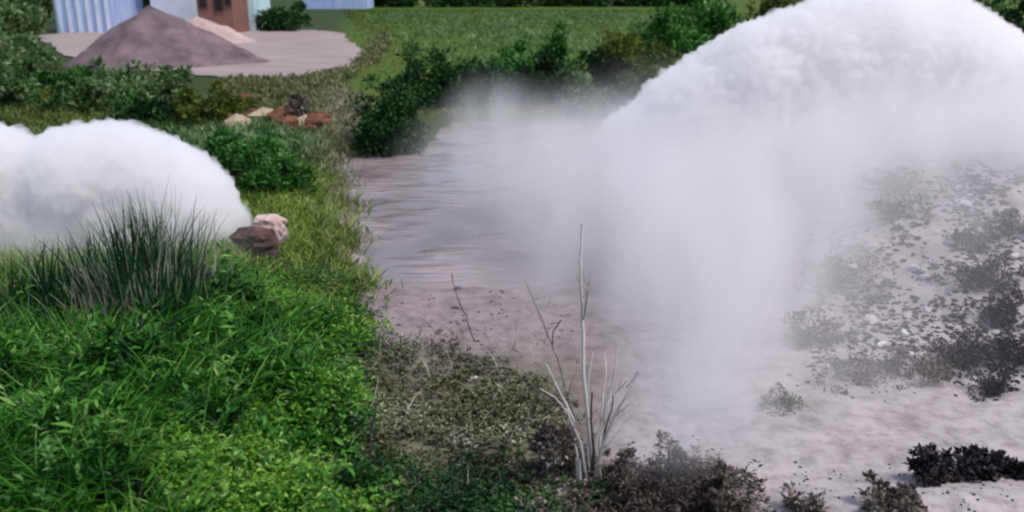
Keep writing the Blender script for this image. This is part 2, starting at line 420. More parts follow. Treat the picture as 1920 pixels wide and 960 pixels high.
# ------------------------------------------------------------------ far buildings
def box(bm_, x0, x1, y0, y1, z0, z1):
    v_ = [bm_.verts.new(c) for c in ((x0, y0, z0), (x1, y0, z0), (x1, y1, z0), (x0, y1, z0), (x0, y0, z1), (x1, y0, z1), (x1, y1, z1), (x0, y1, z1))]
    for f in ((0, 3, 2, 1), (4, 5, 6, 7), (0, 1, 5, 4), (1, 2, 6, 5), (2, 3, 7, 6), (3, 0, 4, 7)): bm_.faces.new([v_[i] for i in f])
def boxpart(name, dims, mat, parent):
    bm_ = bmesh.new()
    for d in (dims if isinstance(dims[0], (tuple, list)) else [dims]): box(bm_, *d)
    me = bpy.data.meshes.new(name); bm_.to_mesh(me); bm_.free(); me.materials.append(mat)
    return part(name, me, parent)
M['plaster_blue'] = solid('plaster_blue', (.3, .39, .68), (.52, .6, .85), 1.2, .8, stretch=(2.5, 1, .2))
M['plaster_white'] = solid('plaster_white', (.6, .66, .78), (.74, .79, .88), .8, .8)
M['plaster_cyan'] = solid('plaster_cyan', (.42, .62, .68), (.6, .76, .8), .8, .8)
M['roofing'] = solid('roofing', (.2, .18, .18), (.3, .27, .26), 2, .8)
M['pane'] = solid('pane', (.012, .012, .016), (.03, .03, .04), 1, .15, spec=.5)
M['frame'] = solid('frame', (.5, .5, .52), None, 1, .6)
M['brown_frame'] = solid('brown_frame', (.1, .05, .04), None, 1, .6)
def brickmat():
    m, nt, out = newmat('red_brick')
    b = nt.nodes.new('ShaderNodeTexBrick'); b.inputs['Scale'].default_value = 1
    b.inputs['Color1'].default_value = (.24, .07, .045, 1); b.inputs['Color2'].default_value = (.15, .045, .035, 1); b.inputs['Mortar'].default_value = (.3, .24, .22, 1)
    b.inputs['Brick Width'].default_value = .24; b.inputs['Row Height'].default_value = .085; b.inputs['Mortar Size'].default_value = .01
    g = nt.nodes.new('ShaderNodeNewGeometry'); sp = nt.nodes.new('ShaderNodeSeparateXYZ'); cb = nt.nodes.new('ShaderNodeCombineXYZ')
    nt.links.new(g.outputs['Position'], sp.inputs[0]); nt.links.new(sp.outputs[0], cb.inputs[0]); nt.links.new(sp.outputs[2], cb.inputs[1])
    nt.links.new(cb.outputs[0], b.inputs['Vector'])
    p = nt.nodes.new('ShaderNodeBsdfPrincipled'); p.inputs['Roughness'].default_value = .9
    nt.links.new(b.outputs[0], p.inputs['Base Color']); nt.links.new(p.outputs[0], out.inputs[0]); return m
M['brick'] = brickmat()
def building(name, px0, px1, Y, h, depth, mat, label, catg, wins, ribs=0):
    a, b = at(px0, 40, Y), at(px1, 40, Y); cx = (a[0] + b[0]) / 2; wd = (b[0] - a[0]) / 2
    t = empty(name, (cx, Y, 0)); tag(t, label, catg)
    boxpart('wall', (-wd, wd, 0, depth, -.1, h), M[mat], t)
    boxpart('roof', (-wd - .3, wd + .3, -.3, depth + .3, h + .003, h + .22), M['roofing'], t)
    if ribs:
        for i in range(ribs):
            x = -wd + (i + .5) * 2 * wd / ribs
            boxpart('pilaster', (x - .12, x + .12, -.14, -.002, -.1, h - .02), M['plaster_white'], t)
    for (wx, wz, ww, wh) in wins:
        f = boxpart('window', [(wx - ww / 2 - .08, wx - ww / 2, -.08, -.003, wz - .08, wz + wh + .08), (wx + ww / 2, wx + ww / 2 + .08, -.08, -.003, wz - .08, wz + wh + .08),
                               (wx - ww / 2, wx + ww / 2, -.08, -.003, wz - .08, wz), (wx - ww / 2, wx + ww / 2, -.08, -.003, wz + wh, wz + wh + .08)], M['brown_frame' if mat == 'brick' else 'frame'], t)
        boxpart('pane', (wx - ww / 2, wx + ww / 2, -.03, -.006, wz, wz + wh), M['pane'], f)
    return t
building('plaster_building', 105, 212, 70, 5.5, 6, 'plaster_blue', 'pale blue plastered building with vertical pilasters behind the gravel mound', 'building', [(-1.1, 3.2, .9, 1.1), (1.2, 3.2, .9, 1.1)], 6)
building('white_building', 286, 368, 74, 5.5, 6, 'plaster_white', 'white plastered building directly behind the peak of the gravel mound', 'building', [(-.9, 3.3, .9, 1.1), (.9, 3.3, .9, 1.1)])
building('brick_house', 372, 438, 68, 5.0, 5, 'brick', 'red brick house with dark windows behind the pink sand heap', 'house',
         [(-.85, 1.95, .55, .75), (.3, 1.7, .55, .9), (1.0, 2.1, .4, .7), (-.2, 3.6, .6, .9)])
building('cyan_building', 439, 478, 72, 5.5, 5, 'plaster_cyan', 'narrow pale cyan building beside the red brick house', 'building', [(0, 3.4, .7, 1)])
building('long_building', 570, 690, 125, 5, 6, 'plaster_blue', 'long low blue grey building far behind the round bush', 'building', [(-2.5, 1.6, 1, 1.1), (0, 1.6, 1, 1.1), (2.5, 1.6, 1, 1.1)])

# heaps of gravel and sand
def heap(name, base, rx, ry, h, mat, label, seed, catg='heap', skew=0):
    n, k = 40, 90; V = []
    for i in range(n + 1):
        r = i / n
        for j in range(k):
            a = j * 2 * math.pi / k
            rr = r * (1 + .1 * math.sin(3 * a + seed) + .05 * math.sin(7 * a + seed * 2))
            x, y = rx * rr * math.cos(a), ry * rr * math.sin(a)
            z = h * max(0, (1 - r) ** 1.12 * 1.06 - .1 * math.exp(-(r * 4.5) ** 2)) + .16 * (1 - r) * r * 4 * mnoise.noise((x * .8 + seed, y * .8, 1)) * h * .6 + .05 * mnoise.noise((x * 2.5, y * 2.5, seed)) + .05 * mnoise.noise((x * 6, y * 6, seed))
            V.append((x + skew * (1 - r), y, z - .06))
    Fc = [(i * k + j, (i + 1) * k + j, (i + 1) * k + (j + 1) % k, i * k + (j + 1) % k) for i in range(n) for j in range(k)]
    o = part(name, npmesh(name, np.array(V), np.array(Fc), mat, True)); o.location = tuple(base); tag(o, label, catg); return o
b_ = ground_at(272, 126)
heap('gravel_heap', (b_[0], b_[1] + 2.2, 0), 4.9, 3.8, 2.95, solid('gravel_brown', (.085, .065, .075), (.2, .145, .16), 1.3, .95, .6, 10), 'tall conical heap of grey brown gravel behind the bushes', 1, 'gravel heap', -.3)
b_ = ground_at(400, 78)
heap('sand_heap', (b_[0] - .4, b_[1], 0), 3.8, 3, 1.75, solid('pink_sand', (.34, .24, .22), (.48, .37, .35), 1.0, .95, .4), 'low pinkish sand heap in front of the brick house', 4, 'sand heap', -.6)

# ------------------------------------------------------------------ trees and bushes behind
G1 = 'bushes between the yard and the left smoke'
bush_px('shrub', -60, 115, 22, 130, 1500, 11, 'bush_mid', 'large blue green shrub at the upper left corner beside the pale blue building', 'shrub')
bush_px('shrub', -50, 90, 62, 185, 1500, 13, 'bush_mid', 'rounded green shrub below the corner shrub above the olive grass', 'shrub', G1)
bush_px('shrub', 70, 190, 108, 200, 1100, 11, 'bush_green', 'deep green shrub between the rounded green shrub and the gravel heap', 'shrub', G1)
bush_px('shrub', 150, 300, 118, 215, 1500, 11, 'bush_mid', 'grey green shrub at the foot of the gravel heap', 'shrub', G1)
bush_px('shrub', 255, 345, 112, 205, 900, 9, 'bush_mid', 'small sage shrub under the middle of the gravel heap', 'shrub', G1)
bush_px('shrub', 320, 420, 150, 240, 1100, 12, 'bush_olive', 'yellow green shrub beside the red earth rubble', 'shrub', G1)
bush_px('shrub', 405, 470, 155, 225, 700, 10, 'bush_olive', 'small yellow green shrub growing out of the red earth rubble', 'shrub', G1)
bush_px('shrub', 225, 345, 165, 243, 1000, 11, 'bush_dark', 'low dark shrub just above the top of the left smoke', 'shrub', G1)
bush_px('shrub', 530, 590, 178, 235, 500, 9, 'dry', 'small dark brown shrub at the right end of the red rubble', 'shrub', G1, stem_mat='dark_bark')
bush_px('shrub', 365, 470, 235, 345, 1600, 12, 'bush_green', 'vivid dark green bush against the right edge of the left smoke', 'bush', 'green bushes right of the left smoke')
bush_px('shrub', 440, 600, 258, 370, 2000, 12, 'bush_green', 'broad bright green bush between the left smoke and the pond', 'bush', 'green bushes right of the left smoke')
bush_px('shrub', 470, 580, 4, 58, 900, 9, 'bush_dark', 'round dark blue green bush in the yard beside the cyan building', 'bush')
bush_px('tree', 205, 292, -75, 38, 1600, 10, 'bush_dark', 'dark tree between the pale blue and the white building', 'tree', crown='crown', stem='trunk')
bush_px('tree', -20, 100, -60, 42, 1600, 10, 'bush_mid', 'far hazy tree left of the pale blue building', 'tree', crown='crown', stem='trunk')
bush_px('shrub', -30, 60, 100, 215, 1200, 12, 'bush_mid', 'sage green shrub at the left edge above the olive grass strip', 'shrub', G1)
bush_px('shrub', 90, 180, 140, 225, 1000, 12, 'bush_mid', 'light sage shrub in front of the deep green shrub near the gravel heap', 'shrub', G1)
bush_px('shrub', 290, 390, 128, 210, 1000, 11, 'bush_mid', 'sage shrub between the gravel heap and the yellow green shrub', 'shrub', G1)
bush_px('shrub', -40, 70, -30, 75, 1500, 12, 'bush_mid', 'tall shrub behind the corner shrub under the hazy tree', 'shrub')
# far bank
GH = 'hedge bushes closing the far field'
HL = ['far hedge bush beside the long blue grey building', 'second far hedge bush from the long building', 'far hedge bush above the mirrored pond bush', 'far hedge bush above the darkest bank bush',
      'far hedge bush above the tall deep green bank bush', 'far hedge bush above the olive bush', 'last far hedge bush before the plume edge']
for i, (a, b, t_, y_) in enumerate(((600, 720, -22, 14), (690, 800, -40, 13), (780, 900, -45, 13), (880, 1010, -35, 13), (990, 1110, -20, 12), (1090, 1230, -25, 12), (1200, 1350, -30, 12))):
    bush_px('hedge_bush', a, b, t_, y_, 900, 10, 'bush_dark', HL[i], 'bush', GH)
bush_px('bush', 668, 802, 125, 274, 3800, 10, 'bush_dark', 'dark green bush at the far end of the pond drawn down over its reflection', 'bush')  # reaches lower so its dark leaves stand for the reflection on the water
bush_px('bush', 755, 925, 95, 200, 2800, 11, 'bush_dark', 'darkest bush on the far pond bank beside the mirrored bush', 'bush', 'bushes on the far pond bank')
bush_px('bush', 860, 1030, 80, 188, 2800, 11, 'bush_green', 'deep green bush in the middle of the far pond bank', 'bush', 'bushes on the far pond bank')
bush_px('bush', 985, 1085, 68, 172, 1600, 11, 'bush_green', 'tall deep green bush at the highest point of the far bank row', 'bush', 'bushes on the far pond bank')
bush_px('bush', 1040, 1150, 130, 205, 1500, 11, 'bush_mid', 'grey green bush overhanging the pond at the left rim of the big plume', 'bush', 'bushes on the far pond bank')
bush_px('bush', 930, 1080, 112, 196, 2200, 11, 'bush_dark', 'low dark bush under the deep green ones on the far pond bank', 'bush', 'bushes on the far pond bank')
bush_px('bush', 1050, 1200, 90, 190, 2600, 11, 'bush_dark', 'dark bush between the grey green bush and the olive bush', 'bush', 'bushes on the far pond bank')
GT = 'trees behind the big plume'
bush_px('bush', 1120, 1260, 60, 195, 2800, 11, 'bush_olive', 'olive bush behind the left shoulder of the big plume', 'bush', 'bushes on the far pond bank')
bush_px('tree', 1150, 1300, 10, 150, 2600, 12, 'bush_green', 'bright green tree behind the left shoulder of the big plume', 'tree', GT, crown='crown', stem='trunk')
bush_px('tree', 1255, 1400, -40, 120, 2600, 12, 'bush_green', 'leafy green tree rising where the plume edge climbs steepest', 'tree', GT, crown='crown', stem='trunk')
bush_px('tree', 1370, 1560, -45, 110, 2600, 12, 'bush_olive', 'olive tree behind the top of the big plume, left of its peak', 'tree', GT, crown='crown', stem='trunk')
bush_px('tree', 1520, 1720, -60, 110, 2400, 12, 'bush_dark', 'dark tree directly behind the peak of the big plume', 'tree', GT, crown='crown', stem='trunk')
bush_px('tree', 1690, 1850, -60, 120, 2600, 12, 'bush_green', 'green tree behind the big plume, right of its peak', 'tree', GT, crown='crown', stem='trunk')
bush_px('tree', 1810, 2000, -50, 140, 2600, 12, 'bush_dark', 'dark green tree at the upper right corner behind the plume', 'tree', GT, crown='crown', stem='trunk')

# far field and verge grasses
def grass_in(poly, n, hmin, hmax, wpx, name, mat, label, bend=.4):
    P = poly_scatter(poly, n)
    dist = np.linalg.norm(P - np.array([0, 0, CAM_Z]), axis=1)
    V = blades(P, rng.uniform(hmin, hmax, n), wpx * dist / F * rng.uniform(.6, 1.3, n), rng.normal(size=(n, 2)) * .3, rng.uniform(0, bend * 2, n), 3)
    return stuff(name, V, mat, label, 'grass')
grass_in([(0, 182), (80, 176), (170, 192), (200, 232), (330, 250), (0, 262)], 5000, .2, .5, 4, 'grass', 'bush_olive', 'olive yellow grass strip above the left smoke')
grass_in([(430, 160), (600, 170), (640, 215), (600, 260), (470, 230)], 3000, .1, .3, 4, 'grass', 'tan_green', 'short tan dry grass around the red rubble')
grass_in([(600, 160), (690, 190), (690, 300), (655, 420), (650, 560), (610, 560), (600, 400), (590, 260)], 9000, .08, .3, 3, 'grass', 'tan', 'pale dry grass verge along the left pond edge')
grass_in([(640, 18), (1300, 18), (1300, 190), (1150, 200), (800, 190), (690, 165), (705, 110)], 16000, .03, .1, 4, 'grass', 'field', 'smooth yellow green field grass beyond the pond')
grass_in([(380, 330), (620, 330), (660, 560), (620, 640), (420, 520), (480, 440)], 9000, .1, .35, 4, 'grass', 'grass', 'soft green grass between the left smoke and the pond')

grass_in([(560, 150), (700, 120), (720, 60), (690, 100), (620, 185), (560, 185), (420, 165), (420, 150)], 5000, .1, .35, 4, 'grass', 'tan_green', 'ragged dry grass fringing the concrete yard')
grass_in([(-40, 225), (360, 215), (600, 240), (620, 340), (400, 360), (-60, 330)], 14000, .15, .4, 4, 'grass', 'bush_mid', 'rough green grass behind the left smoke')
grass_in([(-60, 520), (420, 500), (480, 600), (-60, 640)], 7000, .2, .5, 3, 'grass', 'grass', 'green grass at the foot of the reeds')
# red earth rubble
t = empty('rubble_pile', ground_at(490, 235)); tag(t, 'line of reddish brown earth and brick rubble beyond the green bushes', 'rubble')
def rock_mesh(name, seed, mat, sub=2, rough=.35):
    bm_ = bmesh.new(); bmesh.ops.create_icosphere(bm_, subdivisions=sub, radius=1)
    for v_ in bm_.verts:
        d = v_.co.normalized()
        v_.co = d * (1 + rough * mnoise.noise(d * 1.6 + Vector((seed * 3.3, 0, 0))) + rough * .5 * mnoise.noise(d * 4 + Vector((0, seed, 0))))
        v_.co.z *= .72
    me = bpy.data.meshes.new(name); bm_.to_mesh(me); bm_.free(); me.materials.append(mat); return me
M['red_earth'] = solid('red_earth', (.035, .014, .01), (.2, .08, .05), 5, .95, .5)
M['tan_earth'] = solid('tan_earth', (.26, .2, .13), (.42, .34, .24), 4, .95, .5)
rk = [rock_mesh('rubble_stone', i, M['red_earth'] if i < 4 else M['tan_earth'], 1) for i in range(6)]
for i in range(46):
    f = rng.uniform(0, 1); p_ = ground_at(400 + 200 * f, 215 + 26 * f + rng.normal() * 9)
    o = part('stone', rk[i % 6], t); s_ = rng.uniform(.14, .42)
    o.location = Vector(p_) - t.location + Vector((0, 0, s_ * .4)); o.scale = (s_ * 1.2, s_, s_); o.rotation_euler = (0, 0, rng.uniform(0, 6))

# clay boulder by the left smoke; lit top and shaded underside are coloured in
bo = ground_at(497, 492)
t = empty('boulder', bo); tag(t, 'pinkish clay boulder with its lit top and dark brown shaded underside coloured in at the end of the left smoke', 'boulder')
M['pink_lit_clay'] = solid('pink_lit_clay', (.36, .24, .22), (.62, .48, .45), 3, .85, .6)
M['brown_shade_clay'] = solid('brown_shade_clay', (.03, .015, .012), (.13, .07, .055), 5, .9, .6)
for (dx, dy, dz, sx, sy, sz, mk, nm, sd) in ((.1, .12, .46, .22, .18, .2, 'pink_lit_clay', 'boulder_top', 3), (-.06, -.06, .27, .33, .24, .27, 'brown_shade_clay', 'boulder_base', 5), (.27, .0, .32, .12, .12, .26, 'pink_lit_clay', 'boulder_lobe', 8),
                                             (-.2, -.1, .1, .13, .1, .13, 'brown_shade_clay', 'fragment', 9), (.12, -.16, .08, .16, .1, .1, 'brown_shade_clay', 'fragment', 10)):
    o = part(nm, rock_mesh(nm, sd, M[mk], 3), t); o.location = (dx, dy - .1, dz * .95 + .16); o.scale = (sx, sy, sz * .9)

# ------------------------------------------------------------------ foreground vegetation on the left
def clustered(poly, centres, per, sigma, gap=None):
    c = poly_scatter(poly, centres); n_ = rng.poisson(per, centres)
    if gap is not None: n_ = np.where(wob(c[:, 0], c[:, 1], 1.5, 41) < gap, n_ // 12, n_)
    P_ = np.repeat(c, n_, 0); P_[:, :2] += rng.normal(size=(len(P_), 2)) * sigma
    P_[:, 2] = height(P_[:, 0], P_[:, 1]); return P_
DARK = [(-80, 600), (120, 580), (420, 560), (520, 640), (560, 720), (430, 800), (330, 900), (240, 1040), (-120, 1040)]
LIME = [(480, 560), (590, 540), (625, 640), (635, 800), (650, 1040), (220, 1040), (330, 890), (440, 790), (560, 700)]
P = clustered(DARK, 120, 11, .11, -.02)
stuff('undergrowth', sprigs(P, .3, .85, 11, .17, .24, .7), 'thicket', 'dense dark green leafy weeds filling the lower left corner')
P = clustered(DARK, 80, 7, .11, -.02)
stuff('undergrowth', sprigs(P, .35, .8, 12, .1, .45, .5), 'bush_green', 'smaller leaved mid green weeds mixed into the lower left corner')
P = clustered(DARK, 60, 4, .15)
stuff('straw', blades(P, rng.uniform(.25, .55, len(P)), rng.uniform(.006, .012, len(P)), rng.normal(size=(len(P), 2)) * .3, rng.uniform(.2, 1.2, len(P)), 5), 'tan', 'yellowed dead stems among the lower left weeds', 'straw')
P = clustered(LIME, 420, 14, .13)
stuff('ground_cover', sprigs(P, .1, .4, 12, .065, .55), 'lime', 'bright lime green low ground cover at the bottom beside the dark weeds', 'ground cover')
P = clustered(LIME, 70, 7, .12)
stuff('undergrowth', sprigs(P, .15, .5, 11, .11, .35, .6), 'thicket', 'dark leafy weeds poking through the lime green ground cover')
P = clustered([(500, 520), (620, 520), (655, 700), (680, 1040), (600, 1040), (580, 760)], 240, 12, .13)
stuff('ground_cover', sprigs(P, .08, .34, 11, .06, .5), 'bush_mid', 'duller green low plants between the lime cover and the dusty scrub', 'ground cover')
P = clustered(DARK, 420, 24, .1, -.1)
stuff('grass', blades(P, rng.uniform(.25, .8, len(P)), rng.uniform(.01, .024, len(P)), rng.normal(size=(len(P), 2)) * .3, rng.uniform(.1, 1.0, len(P)), 5), 'thicket', 'dark green grass blades rising among the lower left weeds', 'grass')
P = clustered([(700, 24), (1300, 24), (1250, 120), (760, 120)], 110, 70, 1.3)
stuff('grass', blades(P, rng.uniform(.2, .6, len(P)), rng.uniform(.03, .09, len(P)), rng.normal(size=(len(P), 2)) * .3, rng.uniform(.2, 1.0, len(P)), 3), 'bush_mid', 'dark green tussocks scattered over the far field', 'grass')
P = clustered([(790, 188), (1190, 190), (1190, 222), (800, 218)], 60, 40, .4)
stuff('grass', blades(P, rng.uniform(.06, .25, len(P)), rng.uniform(.02, .05, len(P)), rng.normal(size=(len(P), 2)) * .4, rng.uniform(.2, 1.0, len(P)), 3), 'tan_green', 'pale dry grass along the far shore of the pond', 'grass')
P = clustered([(650, 680), (740, 660), (980, 700), (1040, 800), (1080, 1040), (680, 1040)], 330, 9, .12)
stuff('scrub', sprigs(P, .04, .17, 9, .05, .45), 'dusty', 'dusty grey olive scrub covering the near bank below the pond', 'scrub')
P = clustered([(660, 640), (760, 600), (1010, 640), (1060, 800), (1060, 1040), (680, 1040)], 70, 5, .1)
stuff('scrub', blades(P, rng.uniform(.08, .3, len(P)), .012, rng.normal(size=(len(P), 2)) * .5, rng.uniform(.1, 1.0, len(P)), 3), 'reed_pale', 'pale dead straw scattered through the dusty scrub', 'straw')
P = clustered([(650, 900), (1000, 890), (1100, 900), (1100, 1040), (640, 1040)], 130, 11, .12)
stuff('undergrowth', sprigs(P, .06, .26, 10, .06, .45), 'bush_dark', 'blackish green undergrowth along the bottom edge left of the bare plant')
P = clustered([(980, 880), (1420, 900), (1440, 1040), (960, 1040)], 120, 10, .12)
stuff('undergrowth', sprigs(P, .06, .25, 9, .055, .4), 'dry', 'dark brown dry undergrowth along the bottom edge under the bare plant')

GL = 'leafy weeds standing in the lower left'
weeds = [(40, 760, 90, 130, 'thicket', 'tall dark weed at the left edge among the grass blades'),
         (130, 900, 110, 150, 'thicket', 'broad dark weed near the bottom left corner'),
         (250, 760, 90, 120, 'thicket', 'dark leafy weed in the middle of the lower left thicket'),
         (390, 800, 100, 110, 'thicket', 'dark weed where the thicket meets the lime ground cover'),
         (300, 930, 80, 90, 'lime', 'bright green weed among dark ones near the bottom'),
         (520, 900, 120, 80, 'lime', 'low mounded lime green weed in the brightest ground cover'),
         (600, 760, 90, 90, 'lime', 'light green weed beside the dusty scrub'),
         (540, 640, 90, 90, 'lime', 'yellow green weed below the boulder'),
         (120, 640, 110, 80, 'lime', 'yellow green weed at the foot of the left reeds'),
         (390, 690, 100, 70, 'lime', 'yellow green weed below the black bush')]
for px, py, wd, ht, mk, lb in weeds:
    bush_px('leafy_weed', px - wd / 2, px + wd / 2, py - ht, py, 420, 20 if mk == 'thicket' else 13, mk, lb, 'weed', GL, aspect=.4)
bush_px('bush', 385, 500, 510, 615, 1300, 15, 'bush_dark', 'black green bush at the foot of the reeds below the boulder', 'bush')
bush_px('bush', 620, 720, 850, 975, 1100, 14, 'bush_dark', 'dark bush at the bottom between the lime ground cover and the scrub', 'bush')

for px0, px1, t_, b_, lb in ((320, 450, 735, 830, 'black green weed added as the shaded gap above the lime cover'), (60, 190, 790, 900, 'black green weed added as shade low in the lower left thicket'), (-30, 70, 660, 770, 'black green weed added as shade at the left edge below the pale reeds'),
                             (200, 300, 850, 960, 'black green weed added as shade near the bottom beside the bright green weed'), (300, 400, 600, 690, 'black green weed added as shade under the tallest reeds')):
    bush_px('leafy_weed', px0, px1, t_, b_, 500, 20, 'bush_dark', lb, 'weed', GL, aspect=.35)  # added weeds, near black to stand for shaded gaps between the leaves
# reed clumps in front of the left smoke
def reed_clump(px, py, top, wpx, n, mat, label, lean=0):
    b = ground_at(px, py); s = np.linalg.norm(b - np.array([0, 0, CAM_Z])) / math.hypot(F, py - 480)
    H = at(px, top, b[1])[2] - b[2]
    t = empty('reed_clump', b); tag(t, label, 'reeds', 'reed clumps in front of the left smoke')
    n = int(n * 2.6)
    for nm, k_ in (('blades', n), ('flower_stalks', max(6, n // 26))):
        Pp = np.column_stack([rng.normal(size=k_) * wpx * s * .36, rng.normal(size=k_) * wpx * s * .3, np.full(k_, -.02)])
        if nm == 'blades':
            V = blades(Pp, H * (.4 + .62 * rng.uniform(0, 1, k_) ** 1.5), rng.uniform(.014, .034, k_), rng.normal(size=(k_, 2)) * .075 + np.array([lean, 0]), rng.uniform(.0, .3, k_), 6)
            part(nm, npmesh(nm, V[0], V[1], M[mat]), t)['kind'] = 'stuff'
        else:
            V = blades(Pp, H * rng.uniform(.9, 1.12, k_), .012, rng.normal(size=(k_, 2)) * .1, rng.uniform(0, .15, k_), 4)
            part(nm, npmesh(nm, V[0], V[1], M['reed_pale']), t)['kind'] = 'stuff'
for a in ((20, 600, 510, 110, 45, 'reed_pale', 'short pale reed clump at the left edge'),
          (95, 620, 455, 110, 75, 'reed', 'dark reed clump second from the left edge'),
          (165, 620, 425, 110, 85, 'reed', 'dark reed clump in the middle of the left smoke'),
          (215, 640, 455, 80, 120, 'reed_pale', 'whitish dry reed clump between two dark clumps'),
          (285, 640, 355, 90, 200, 'reed', 'tallest dark reed clump before the left smoke'),
          (340, 605, 355, 80, 60, 'reed_pale', 'tall faded reed clump beside the tallest dark one'),
          (390, 605, 470, 100, 80, 'reed', 'low dark reed clump at the right end of the reeds'),
          (240, 600, 420, 80, 45, 'reed_pale', 'thin pale reed clump behind the tallest dark one')):
    reed_clump(*a)

# ------------------------------------------------------------------ bare plant and dry stalks
def stem_px(pts, Y0, Y1, r0, r1, base, name='stem', mat='pale_bark', parent=None, jit=.02):
    n = len(pts); pa = np.array([at(p_[0], p_[1], Y0 + (Y1 - Y0) * i / (n - 1)) for i, p_ in enumerate(pts)])
    # refine and roughen
    tt = np.linspace(0, n - 1, (n - 1) * 4 + 1); fine = np.column_stack([np.interp(tt, np.arange(n), pa[:, k]) for k in range(3)])
    fine[1:-1] += rng.normal(size=(len(fine) - 2, 3)) * jit * .35
    V, Fc = tube(fine, np.linspace(r0, r1, len(fine)), 6)
    return part(name, npmesh(name, V - np.asarray(base), Fc, M[mat], True), parent)
pb = ground_at(1108, 905); Y0 = pb[1]
t = empty('bare_plant', pb); tag(t, 'tall bare plant with pale leafless stems fanning out before the smoke', 'bare plant')
for pts, dy, r0, r1, mk in (
    ([(1104, 915), (1092, 840), (1075, 785), (1045, 725), (1022, 680)], -.15, .018, .006, 'pale_bark'),
    ([(1106, 915), (1100, 800), (1094, 700), (1093, 600), (1088, 510), (1091, 420)], .1, .02, .008, 'pale_bark'),
    ([(1108, 915), (1120, 830), (1138, 760), (1152, 700), (1158, 648)], .15, .018, .005, 'pale_bark'),
    ([(1110, 915), (1128, 840), (1150, 785), (1176, 740), (1197, 700)], -.2, .018, .006, 'pale_bark'),
    ([(1102, 915), (1094, 850), (1080, 790), (1062, 735), (1046, 672), (1030, 632), (1004, 570), (986, 525)], .25, .017, .007, 'grey_bark'),
    ([(1036, 645), (1036, 622), (1052, 600)], .2, .007, .005, 'dark_bark'),
    ([(1112, 915), (1116, 850), (1108, 790), (1110, 735)], -.1, .016, .006, 'dark_bark'),
    ([(1086, 945), (1085, 905), (1084, 862)], -.25, .026, .02, 'pale_bark'),
    ([(1120, 930), (1124, 895), (1122, 872)], -.2, .022, .016, 'pale_bark'),
    ([(1098, 915), (1085, 850), (1074, 800), (1070, 770)], .1, .014, .006, 'pale_bark'),
    ([(1130, 838), (1136, 800), (1146, 770), (1150, 742)], -.1, .01, .005, 'dark_bark'),
    ([(1150, 785), (1164, 770), (1180, 758)], -.2, .008, .004, 'pale_bark'),
    ([(1093, 600), (1100, 560), (1104, 530)], .1, .006, .003, 'dark_bark'),
    ([(1107, 915), (1112, 840), (1128, 770), (1136, 700), (1134, 660)], .3, .013, .004, 'pale_bark'),
    ([(1103, 915), (1088, 830), (1062, 770), (1040, 745), (1012, 728)], -.25, .013, .004, 'pale_bark'),
    ([(1110, 915), (1132, 850), (1165, 800), (1190, 770), (1206, 752)], .05, .012, .004, 'pale_bark'),
    ([(1106, 915), (1104, 830), (1100, 740), (1112, 660)], .3, .013, .004, 'pale_bark'),
    ([(1075, 785), (1058, 770), (1050, 752)], -.1, .008, .004, 'pale_bark'),
    ([(1138, 760), (1150, 745), (1158, 722)], .1, .008, .004, 'pale_bark')):
    if pts[0][1] == 915: jx = rng.normal() * 12; pts = [(pts[0][0] + jx, 915 + abs(jx) * .4), (pts[1][0] + jx * .5, pts[1][1])] + pts[2:]
    stem_px(pts, Y0 + (dy * .2), Y0 + dy, r0 * .95, r1 * 1.05, pb, 'stem', mk, t, .007)
tw = []
for (px, py, n_) in ((1040, 735, 5), (1085, 800, 5), (1150, 720, 3), (1180, 745, 2), (1094, 680, 4), (1060, 740, 5), (1130, 800, 3), (1010, 580, 3), (1092, 560, 3)):
    for _ in range(n_):
        a_ = at(px + rng.normal() * 6, py + rng.normal() * 14, Y0 + rng.normal() * .05) - pb; L_ = rng.uniform(.08, .26)
        d_ = np.array([(px - 1105) / 110 + rng.normal() * .5, rng.normal() * .5, 1.0]); d_ /= np.linalg.norm(d_)
        tw.append(tube(np.array([a_, a_ + d_ * L_ * .5 + rng.normal(size=3) * .012, a_ + d_ * L_]), [.005, .0035, .0015], 4))
V, Fc = cat(tw); part('twigs', npmesh('twigs', V, Fc, M['grey_bark']), t)['kind'] = 'stuff'
def dry_stalk(pts, label, r=.012, mat='dark_bark'):
    b = ground_at(*pts[0]); t_ = empty('dry_stalk', b); tag(t_, label, 'stalk', 'dry stalks standing in the dusty scrub')
    stem_px(pts, b[1], b[1] + .08, r, r * .5, b, 'stem', mat, t_)
    e = at(pts[-1][0], pts[-1][1], b[1] + .08)
    V, Fc = tube(np.array([e - b + (0, 0, q_) for q_ in (-.03, 0, .03, .06)]), [r * .3, r * .95, r * .8, .001], 6)
    part('seed_head', npmesh('seed_head', V, Fc, M['dry' if mat == 'dark_bark' else 'tan']), t_)
dry_stalk([(690, 905), (694, 850), (700, 790), (708, 742)], 'dark bent stalk at the left edge of the dusty scrub', .013)
dry_stalk([(855, 868), (858, 848), (866, 826)], 'short dark stalk in the middle of the dusty scrub')
dry_stalk([(832, 812), (826, 800), (820, 786)], 'tiny dark stalk left of the pale pebbles in the scrub')
dry_stalk([(752, 694), (750, 668), (752, 640)], 'upright dark stalk on the mud at the top left of the scrub')
dry_stalk([(810, 668), (811, 655), (810, 642)], 'small upright dark stalk alone on the mud above the scrub')
dry_stalk([(890, 640), (872, 590), (858, 560), (848, 520)], 'long thin stalk leaning over the pink mud near the pond', .008)
dry_stalk([(1245, 915), (1244, 890), (1242, 868)], 'pale broken stalk at the bottom right of the bare plant', .02, 'pale_bark')
dry_stalk([(1000, 800), (996, 770), (1006, 742)], 'brown stalk in the scrub left of the bare plant', .012)
bush_px('bush', 985, 1090, 760, 900, 700, 13, 'dry', 'brown dry bush at the left foot of the bare plant', 'bush', stem_mat='dark_bark')
